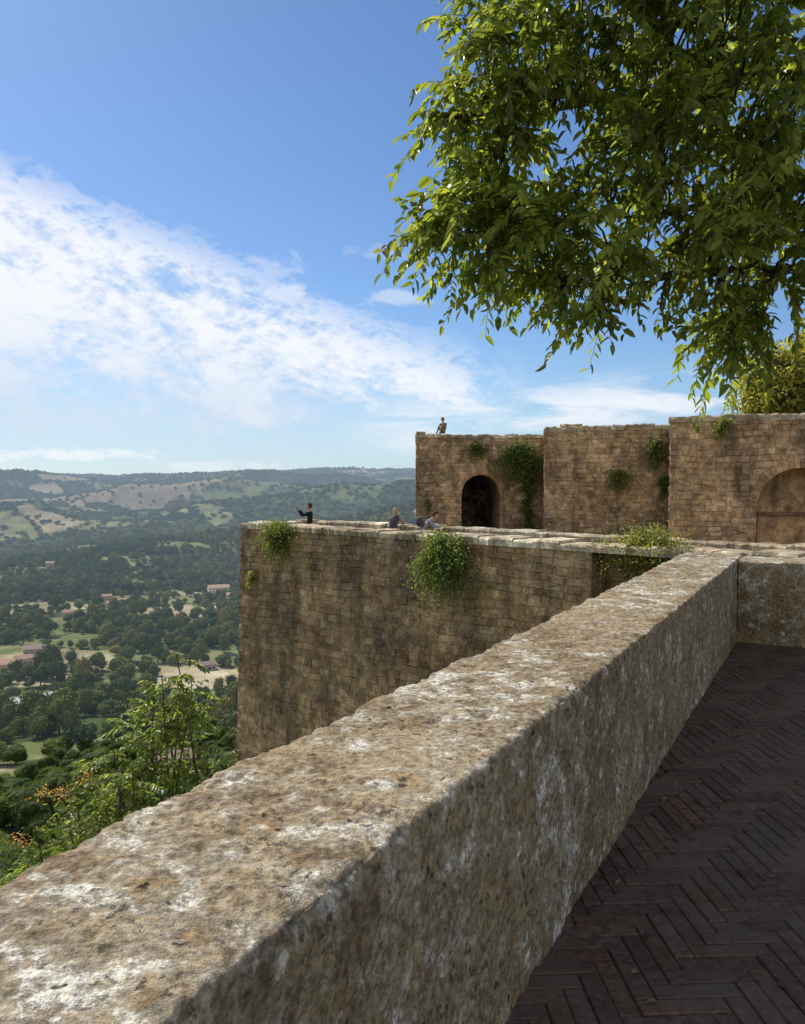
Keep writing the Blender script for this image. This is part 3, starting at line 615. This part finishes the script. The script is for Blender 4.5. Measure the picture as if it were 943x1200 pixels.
# ------------------------------------------------------------------ tree beyond the fortress
M_bark,gb=newmat('bark'); P=gb.pos(); f=gb.noise(P,14,6,.7); finish(M_bark,gb,gb.mix(f,(.05,.038,.028,1),(.16,.13,.10,1)),.95,gb.bump(f,.9,.03))
M_tree=leafmat('tree_leaves',tr=.55,rough=.42,spec=.4)
rng=np.random.default_rng(50); mb=MB(); 
for (cx,cy_,cz,sc) in ((21.9,45,6.3,3.5),(25.2,46,7.6,4.2)):
    sub=MB(); crown(sub,rng,15000,.085,lobes=26,base=(.22,.22,.07),cols=[(.23,.24,.06),(.30,.28,.08),(.16,.18,.05),(.33,.29,.10)],core=.45,c0=(0,0,0),sz=(1,1,.88),kind='pent',csz=.62)
    V=np.concatenate(sub.v)*sc+np.array([cx,cy_,cz]); off=0
    for v_,f_,c_ in zip(sub.v,sub.f,sub.c):
        m_=len(v_); mb.add(V[off:off+m_],f_-off,c_); off+=m_
    tube(mb,[(cx,cy_,3.1),(cx+.1,cy_,cz-1)],[.3,.18],8,(.08,.06,.05))
mb.build('chestnut_tree',M_tree)
# ------------------------------------------------------------------ overhanging tree
rng=np.random.default_rng(61); mbw=MB(); mbl=MB()
base=loc(8.0,4.6,0); hub=base+np.array([-.3,.3,3.6])
tube(mbw,[base+np.array([0,0,-.1]),base+np.array([.05,0,.5]),base+np.array([0,.05,1.6]),base+np.array([-.15,.2,2.8]),hub],[.34,.26,.23,.21,.19],14)
def M_(x,y,yy=6.): return np.array([(x-471)/157,yy,1.6+(565-y)/157])
limbs=[]
def limb(pts,r0,r1):
    pts=np.array(pts); t=np.linspace(0,1,len(pts)); tt=np.linspace(0,1,26); q=np.stack([np.interp(tt,t,pts[:,i]) for i in range(3)],1)
    for _ in range(3): q[1:-1]=(q[:-2]+q[1:-1]*2+q[2:])/4
    q[1:-1]+=rng.normal(0,.03,(24,3)); tube(mbw,q,np.linspace(r0,r1,26),8); limbs.append(q)
limb([hub,M_(1150,120,5.6),M_(900,60,6.5),M_(720,90,6.5),M_(570,130,6.2)],.075,.010)
limb([hub,M_(1150,200,5.4),M_(950,210,6.4),M_(760,230,6.5),M_(560,260,6.1)],.06,.008)
limb([hub,M_(1150,150,6.2),M_(1000,-80,6.9),M_(800,-120,6.8),M_(600,-60,6.3)],.10,.012)
limb([hub,M_(1200,0,6),M_(1100,-300,6.5),M_(850,-350,6.5)],.12,.02)
limb([hub,M_(1180,0,7),M_(1250,-300,7.2)],.12,.02)
limb([hub,M_(1180,270,5.5),M_(1000,300,6.3),M_(860,310,6.3),M_(700,330,6.2)],.045,.008)
limb([hub,M_(1250,100,5.5),M_(1450,0,5.5),M_(1600,-100,5)],.12,.03)
LP=np.concatenate(limbs)
poly=[(600,-420),(575,-60),(562,50),(510,140),(535,215),(492,272),(535,305),(600,320),(650,325),(690,368),(735,350),(770,325),(830,310),(858,400),(872,405),(905,365),(970,310),(1100,300),(1350,250),(1500,0),(1350,-480),(900,-560)]
poly=np.array(poly,float)
def inside(x,y):
    c=False; n_=len(poly); j=n_-1
    for i in range(n_):
        xi,yi=poly[i]; xj,yj=poly[j]
        if (yi>y)!=(yj>y) and x<(xj-xi)*(y-yi)/(yj-yi)+xi: c=not c
        j=i
    return c
cent=[]
for e in ((552,50),(508,140),(538,200),(492,272),(500,262),(530,305),(575,312),(610,322),(655,325),(690,355),(700,368),(740,345),(800,310),(845,345),(858,388),(872,405),(868,370),(900,355),(560,100),(520,160),(545,20),(520,245),(600,290),(650,300),(860,415),(885,380)): cent.append(M_(*e,rng.uniform(5.7,6.3)))
HO=[(660,165,50,24),(740,60,38,20),(600,210,28,18),(820,150,42,22),(770,265,38,18),(880,250,34,20),(700,265,26,18),(620,80,26,20),(900,90,30,20),(690,110,26,14),(930,180,26,18)]
while len(cent)<560:
    x=rng.uniform(490,1450); y=rng.uniform(-520,405)
    if not inside(x,y): continue
    if (x>980 or y<-60) and rng.random()<.80: continue
    if any((x-a)**2/c_**2+(y-b)**2/d_**2<1 for a,b,c_,d_ in HO) and rng.random()<.9: continue
    dep=.35+min(1.3,max(0,(x-520)/300)); cent.append(M_(x,y,6+rng.uniform(-.7,.7)*dep))
cent=np.array(cent)
LC=[(.15,.185,.042),(.195,.23,.052),(.11,.14,.036),(.26,.28,.065)]
for C in cent:
    i=np.argmin(np.linalg.norm(LP-C,axis=1)+.5*np.maximum(0,C[0]-LP[:,0])); A=LP[i]; dv=C-A; L0=np.linalg.norm(dv)
    s_=np.linspace(0,1,8)[:,None]; mid=A+dv*.5+np.array([0,0,.12*L0]); cur=(1-s_)**2*A+2*s_*(1-s_)*mid+s_**2*C; cur[1:-1]+=rng.normal(0,.012,(6,3))
    tube(mbw,cur,np.linspace(.012,.005,8),5)
    outd=unit(dv*np.array([1,1,.3])+np.array([-.15,0,-.05])); tone=rng.uniform(.7,1.35)
    for k in range(rng.integers(4,7)):
        dr=unit(outd*.5+rng.normal(0,.6,3)+np.array([-.12,0,-.05])); ln=rng.uniform(.16,.46); t=np.linspace(0,1,7)[:,None]
        st=cur[rng.integers(5,8)]; tw=st+dr*ln*t+np.array([0,0,-1])*t**2*ln*rng.uniform(.15,.8)
        tube(mbw,tw,np.linspace(.0035,.0016,7),3,(.09,.08,.04))
        m_=int(ln/.030)+3; q=np.linspace(.12,1.,m_); Pq=np.stack([np.interp(q,t[:,0],tw[:,i_]) for i_ in range(3)],1)
        tg=unit(np.gradient(Pq,axis=0)); sd=unit(np.cross(tg,np.array([0,0,1.])+rng.normal(0,.3,3)))*np.where(np.arange(m_)%2,1,-1)[:,None]
        dd=tg*.6+sd*.75+rng.normal(0,.30,(m_,3))+np.array([0,0,-.4])
        Ls=rng.uniform(.065,.122,m_)
        leaves(mbl,Pq,dd,Ls,Ls*.25,palette(m_,rng,LC,.25)*tone,rng,'pent',upb=1.2)
tr=empty('hackberry_tree'); mbw.build('trunk_and_branches',M_bark,True,parent=tr); mbl.build('leaves',M_tree,False,parent=tr)
# ------------------------------------------------------------------ ailanthus sapling below the wall
rng=np.random.default_rng(71); mb=MB(); root=np.array([-3.0,10.2,-17.])
AL=[(.15,.2,.055),(.2,.25,.07),(.11,.15,.045),(.26,.29,.09)]
tips=[(-2.55,9,-.35),(-2.9,9.3,-.8),(-2.45,9.2,-.95),(-3.3,9,-1.25),(-3.75,9.1,-1.7),(-2.75,8.8,-1.25),(-3.1,8.7,-1.75),(-4.1,8.8,-2.2),(-3.6,8.6,-2.2),(-2.3,9.5,-1.7),(-2.6,8.5,-1.9),(-4.3,8.3,-2.6),(-3.9,8,-2.7),(-3.2,8.2,-2.5),(-2.9,8.9,-2.3),(-2.6,9.3,-2.6),(-3.4,8.9,-2.9),(-2.1,9.8,-2.5),(-3.3,9.5,-.95),(-2.75,9.1,-.6)]
while len(tips)<60:
    x=rng.uniform(-4.5,-1.9); zt=-.5-(abs(x+2.55))*1.05 if x<-2.55 else -.6-(x+2.55)*2.2
    z=zt-abs(rng.normal(0,.9))-.15
    tips.append((x,rng.uniform(8.3,10.2),z))
for tp in tips:
    tp=np.array(tp); j=root+np.array([(tp[0]-root[0])*.3,(tp[1]-root[1])*.3,11.]); s_=np.linspace(0,1,10)[:,None]; mid=(j+tp)/2+np.array([rng.normal(0,.3),0,-.6]); cur=(1-s_)**2*j+2*s_*(1-s_)*mid+s_**2*tp
    tube(mb,np.concatenate([[root],cur]),np.linspace(.04,.007,11),6,(.14,.11,.08),1)
    for k in range(rng.integers(9,13)):
        az=rng.uniform(0,6.28); el=rng.uniform(-.3,.9); dr=np.array([math.cos(az)*math.cos(el),math.sin(az)*math.cos(el),math.sin(el)]); ln=rng.uniform(.26,.50); t=np.linspace(0,1,8)[:,None]
        st=tp-np.array([0,0,rng.uniform(0,.55)]); rc=st+dr*ln*t+np.array([0,0,-1])*t**2*ln*rng.uniform(.3,.7); tube(mb,rc,.003,3,(.2,.16,.06))
        m_=20; q=np.repeat(np.linspace(.15,1.,m_//2),2); Pq=np.stack([np.interp(q,t[:,0],rc[:,i_]) for i_ in range(3)],1); tg=unit(np.stack([np.interp(np.clip(q+.05,0,1),t[:,0],rc[:,i_]) for i_ in range(3)],1)-np.stack([np.interp(q-.05,t[:,0],rc[:,i_]) for i_ in range(3)],1))
        sd=unit(np.cross(tg,np.array([0,0,1.])))*np.where(np.arange(m_)%2,1,-1)[:,None]; dd=sd+tg*.4+rng.normal(0,.2,(m_,3))+np.array([0,0,-.2])
        leaves(mb,Pq,dd,rng.uniform(.055,.095,m_),.021,palette(m_,rng,AL,.2)*rng.uniform(.7,1.3),rng,'pent',upb=2)
for sp_ in ((-4.05,8.9,-1.9),(-3.8,8.8,-1.85),(-3.45,8.7,-1.65),(-4.15,8.6,-2.3)):
    C=np.array(sp_)+rng.normal(0,.05,(60,3)); leaves(mb,C,rng.normal(0,1,(60,3)),.04,.010,palette(60,rng,[(.36,.2,.1),(.38,.27,.13),(.28,.15,.08)]),rng)
mb.build('tree_of_heaven',[M_tree,M_bark])
# ------------------------------------------------------------------ people
def person(name,loc_,rz,J,shirt,pants,skin,hair,longhair=False,headdir=(0,1,0),sleeve=True,hat=None,scale=1.):
    e=empty(name,loc_,rz); e.scale=(scale,)*3
    rad={'pel':(.15,.115),'wai':(.13,.10),'che':(.165,.115),'nek':(.058,.058),'hed':(.06,.06),'shL':(.062,.062),'elL':(.045,.045),'wrL':(.028,.03),'shR':(.062,.062),'elR':(.045,.045),'wrR':(.028,.03),
         'hiL':(.095,.1),'knL':(.062,.065),'anL':(.042,.045),'toL':(.035,.03),'hiR':(.095,.1),'knR':(.062,.065),'anR':(.042,.045),'toR':(.035,.03)}
    keys=list(rad); co=[Vector(J[k]) for k in keys]; rd=[rad[k] for k in keys]
    E=[('pel','wai'),('wai','che'),('che','nek'),('nek','hed'),('che','shL'),('shL','elL'),('elL','wrL'),('che','shR'),('shR','elR'),('elR','wrR'),('pel','hiL'),('hiL','knL'),('knL','anL'),('anL','toL'),('pel','hiR'),('hiR','knR'),('knR','anR'),('anR','toR')]
    E=[(keys.index(a),keys.index(b)) for a,b in E]
    for sd in 'LR':
        w_=Vector(J['wr'+sd]); el=Vector(J['el'+sd]); d_=(w_-el).normalized(); sidev=d_.cross(Vector((0,0,1))); sidev=sidev.normalized() if sidev.length>.1 else Vector((1,0,0)); dn=d_.cross(sidev)
        co.append(w_+d_*.06); rd.append((.036,.018)); pi_=len(co)-1; E.append((keys.index('wr'+sd),pi_))
        for fi,(o_,l_) in enumerate(((-.03,.065),(-.01,.078),(.01,.072),(.028,.055))):
            a=w_+d_*.095+sidev*o_; b=a+d_*l_*.5+dn*.012; c_=b+d_*l_*.3+dn*.03
            for p_ in (a,b,c_): co.append(p_); rd.append((.009,.009))
            m_=len(co); E+=[(pi_,m_-3),(m_-3,m_-2),(m_-2,m_-1)]
        a=w_+d_*.045+sidev*-.045; b=a+d_*.04+sidev*-.02; co+= [a,b]; rd+=[(.011,.011)]*2; m_=len(co); E+=[(pi_,m_-2),(m_-2,m_-1)]
    me=bpy.data.meshes.new('tmp'); me.from_pydata(co,E,[]); ob=bpy.data.objects.new('tmp',me); scene.collection.objects.link(ob)
    md=ob.modifiers.new('s','SKIN'); md.use_smooth_shade=True
    for i,s_ in enumerate(me.skin_vertices[0].data): s_.radius=rd[i]; s_.use_root=(i==0)
    ob.modifiers.new('b','SUBSURF').levels=1
    dg=bpy.context.evaluated_depsgraph_get(); me2=bpy.data.meshes.new_from_object(ob.evaluated_get(dg)); bpy.data.objects.remove(ob)
    me2.materials.clear()
    for m_ in (shirt,pants,skin,M_shoe): me2.materials.append(m_)
    segs=[]
    for a,b in E:
        ka=keys[a] if a<len(keys) else 'fin'; kb=keys[b] if b<len(keys) else 'fin'
        if 'fin' in (ka,kb) : l=2
        elif kb in('hed','nek'): l=2
        elif kb[:2]=='wr': l=0 if sleeve is True else 2
        elif kb[:2]=='el': l=0 if sleeve else 2
        elif kb[:2] in('hi','kn','an'): l=1
        elif kb[:2]=='to': l=3
        else: l=0
        segs.append((np.array(co[a]),np.array(co[b]),l))
    for p in me2.polygons:
        c_=np.array(p.center); best=9
        for a,b,l in segs:
            ab=b-a; t=np.clip(np.dot(c_-a,ab)/(ab@ab+1e-9),0,1); dd=np.linalg.norm(c_-a-ab*t)
            if dd<best: best=dd; bl=l
        if bl==2 and best>.075: bl=0
        p.material_index=bl; p.use_smooth=True
    bo=bpy.data.objects.new('body',me2); scene.collection.objects.link(bo); bo.parent=e
    v,f=ico(4); hd=Vector(headdir).normalized(); q=Vector((0,1,0)).rotation_difference(hd).to_matrix(); Rm=np.array(q)
    hc=np.array(J['hed'])+Rm@np.array([0,.015,.085])
    def shp(v):
        w_=v*np.array([.074,.094,.115]); jaw=np.clip(-v[:,2],0,1); w_[:,0]*=1-.28*jaw; w_[:,1]+=.012*jaw*(v[:,1]>0)
        nz=np.exp(-((v[:,0]/.13)**2+((v[:,2]+.08)/.2)**2))*(v[:,1]>0); w_[:,1]+=.022*nz
        ey=sum(np.exp(-(((v[:,0]-s_*.38)/.14)**2+((v[:,2]-.08)/.1)**2)) for s_ in (-1,1))*(v[:,1]>0); w_[:,1]-=.008*ey
        return w_
    mb=MB(); mb.add(shp(v)@Rm.T+hc,f,mi=0)
    for s_ in (-1,1):
        mb.add((v*np.array([.01,.018,.028])+np.array([s_*.074,0,-.005]))@Rm.T+hc,f,mi=0)
        mb.add((v*.010+np.array([s_*.028,.083,.010]))@Rm.T+hc,f,mi=2)
    mb.add((v*np.array([.022,.006,.006])+np.array([0,.088,-.055]))@Rm.T+hc,f,mi=3)
    hv=shp(v)*1.12+np.array([0,-.006,.010]); fc_=v[f].mean(1)
    keep=(fc_[:,2]>.45)|((fc_[:,1]<.15)&(fc_[:,2]>(-.95 if longhair else -.35)))
    hv=hv*(1+.04*fbm(v*6,2,3))[:,None]
    if longhair: hv[:,2]-=np.clip(-v[:,2]+.1,0,1)*.14*(v[:,1]<.2)
    mb.add(hv@Rm.T+hc,f[keep],mi=1)
    if hat:
        th=np.linspace(0,2*np.pi,25)[:-1]; rg=[(.15,.03),(.10,.045),(.098,.09),(.07,.135),(.002,.145)]
        V=np.array([(r_*math.cos(t_)*.95,r_*math.sin(t_)*1.1,z_+.02) for r_,z_ in rg for t_ in th]); F=[[a*24+i,a*24+(i+1)%24,(a+1)*24+(i+1)%24,(a+1)*24+i] for a in range(4) for i in range(24)]
        mb.add(V@Rm.T+hc,F,mi=4)
    mb.build('head',[skin,hair,M_dark,M_lip]+([hat] if hat else []),True,parent=e)
    return e
M_shoe=plain('shoe_leather',(.06,.05,.045)); M_dark=plain('eye_dark',(.02,.02,.02)); M_lip=plain('lips',(.4,.16,.13))
sk=plain('skin',(.50,.30,.21),.55,.08); bl=plain('black_cloth',(.018,.02,.028),.9); jean=plain('denim',(.08,.1,.16)); gry=plain('grey_cloth',(.30,.31,.34)); hb=plain('brown_hair',(.06,.035,.02)); hbl=plain('blond_hair',(.46,.30,.14)); straw=plain('hat_felt',(.30,.13,.07)); khaki=plain('khaki_cloth',(.25,.2,.13)); char=plain('charcoal_cloth',(.07,.07,.08))
ST=dict(pel=(0,0,.95),wai=(0,0,1.1),che=(0,0,1.32),nek=(0,0,1.47),hed=(0,.01,1.55),shL=(-.18,0,1.42),shR=(.18,0,1.42),elL=(-.24,-.02,1.13),elR=(.24,-.02,1.13),wrL=(-.24,.06,.88),wrR=(.24,.06,.88),hiL=(-.09,0,.88),hiR=(.09,0,.88),knL=(-.1,.02,.48),knR=(.1,.02,.48),anL=(-.1,0,.08),anR=(.1,0,.08),toL=(-.11,.15,.03),toR=(.11,.15,.03))
def onw(u,off):
    Wq=Wall(along(0,off),along(20,off)); p=Wq.P(Wq.u(u),0); return p[0],p[1]
x,y=onw(px(363),2.0); J=dict(ST); J.update(elL=(-.17,.25,1.30),wrL=(-.06,.40,1.50),elR=(.17,.25,1.30),wrR=(.06,.40,1.50))
man=person('man',(x,y,-.9),R(80),J,bl,jean,sk,hb)
mb=MB(); box(mb,(0,.48,1.58),(.15,.01,.075)); mb.build('phone',M_dark,parent=man)
rzp=math.atan2(-out[1],-out[0])-R(90)
x,y=onw(px(460),2.25); J=dict(ST); J.update(wai=(0,.04,1.08),che=(0,.16,1.26),nek=(0,.23,1.39),hed=(0,.26,1.46),shL=(-.17,.19,1.36),shR=(.17,.19,1.36),elL=(-.22,.36,1.15),elR=(.22,.36,1.15),wrL=(-.08,.56,1.15),wrR=(.1,.56,1.15))
person('woman',(x,y,-.9),rzp+R(25),J,char,jean,sk,hbl,True,(.2,1,-.1),sleeve=False,scale=1.)
x,y=onw(px(495),2.2); J=dict(ST); J.update(pel=(0,-.1,.9),wai=(0,.0,1.05),che=(0,.17,1.24),nek=(0,.27,1.34),hed=(0,.33,1.39),shL=(-.17,.2,1.32),shR=(.17,.2,1.32),elL=(-.2,.36,1.10),elR=(.2,.36,1.10),wrL=(-.1,.56,1.14),wrR=(.12,.56,1.14),hiL=(-.09,-.1,.84),hiR=(.09,-.1,.84),knL=(-.1,.03,.47),knR=(.1,.0,.47))
hk=person('hiker',(x,y,-.9),rzp-R(50),J,gry,khaki,sk,hb,False,(0,1,-.3))
mb=MB(); v,f=ico(4); sv=np.sign(v)*np.abs(v)**.6; RX=np.array([[1,0,0],[0,.82,-.57],[0,.57,.82]]).T
mb.add((sv*np.array([.14,.09,.20]))@RX+np.array([0,-.07,1.24]),f); mb.add((sv*np.array([.10,.05,.10]))@RX+np.array([0,-.17,1.20]),f)
for s_ in (-.1,.1): tube(mb,[(s_,.02,1.38),(s_,.18,1.40),(s_,.30,1.26),(s_,.16,1.06)],.02,6)
mb.build('backpack',char,True,parent=hk)
p=WA.P(WA.u(px(519)),4.12,-.35)
J=dict(ST); J.update(pel=(0,0,.12),wai=(0,-.03,.27),che=(0,-.01,.48),nek=(0,.03,.63),hed=(0,.05,.70),shL=(-.17,0,.58),shR=(.17,0,.58),elL=(-.22,.16,.40),elR=(.22,.16,.40),wrL=(-.08,.34,.44),wrR=(.08,.34,.44),hiL=(-.09,.05,.11),hiR=(.09,.05,.11),knL=(-.1,.36,.42),knR=(.1,.36,.42),anL=(-.1,.56,.07),anR=(.1,.56,.07),toL=(-.1,.70,.035),toR=(.1,.70,.035))
person('seated_visitor',tuple(p),R(150),J,khaki,khaki,sk,hb,False,(0,1,-.1),hat=straw,scale=.95)
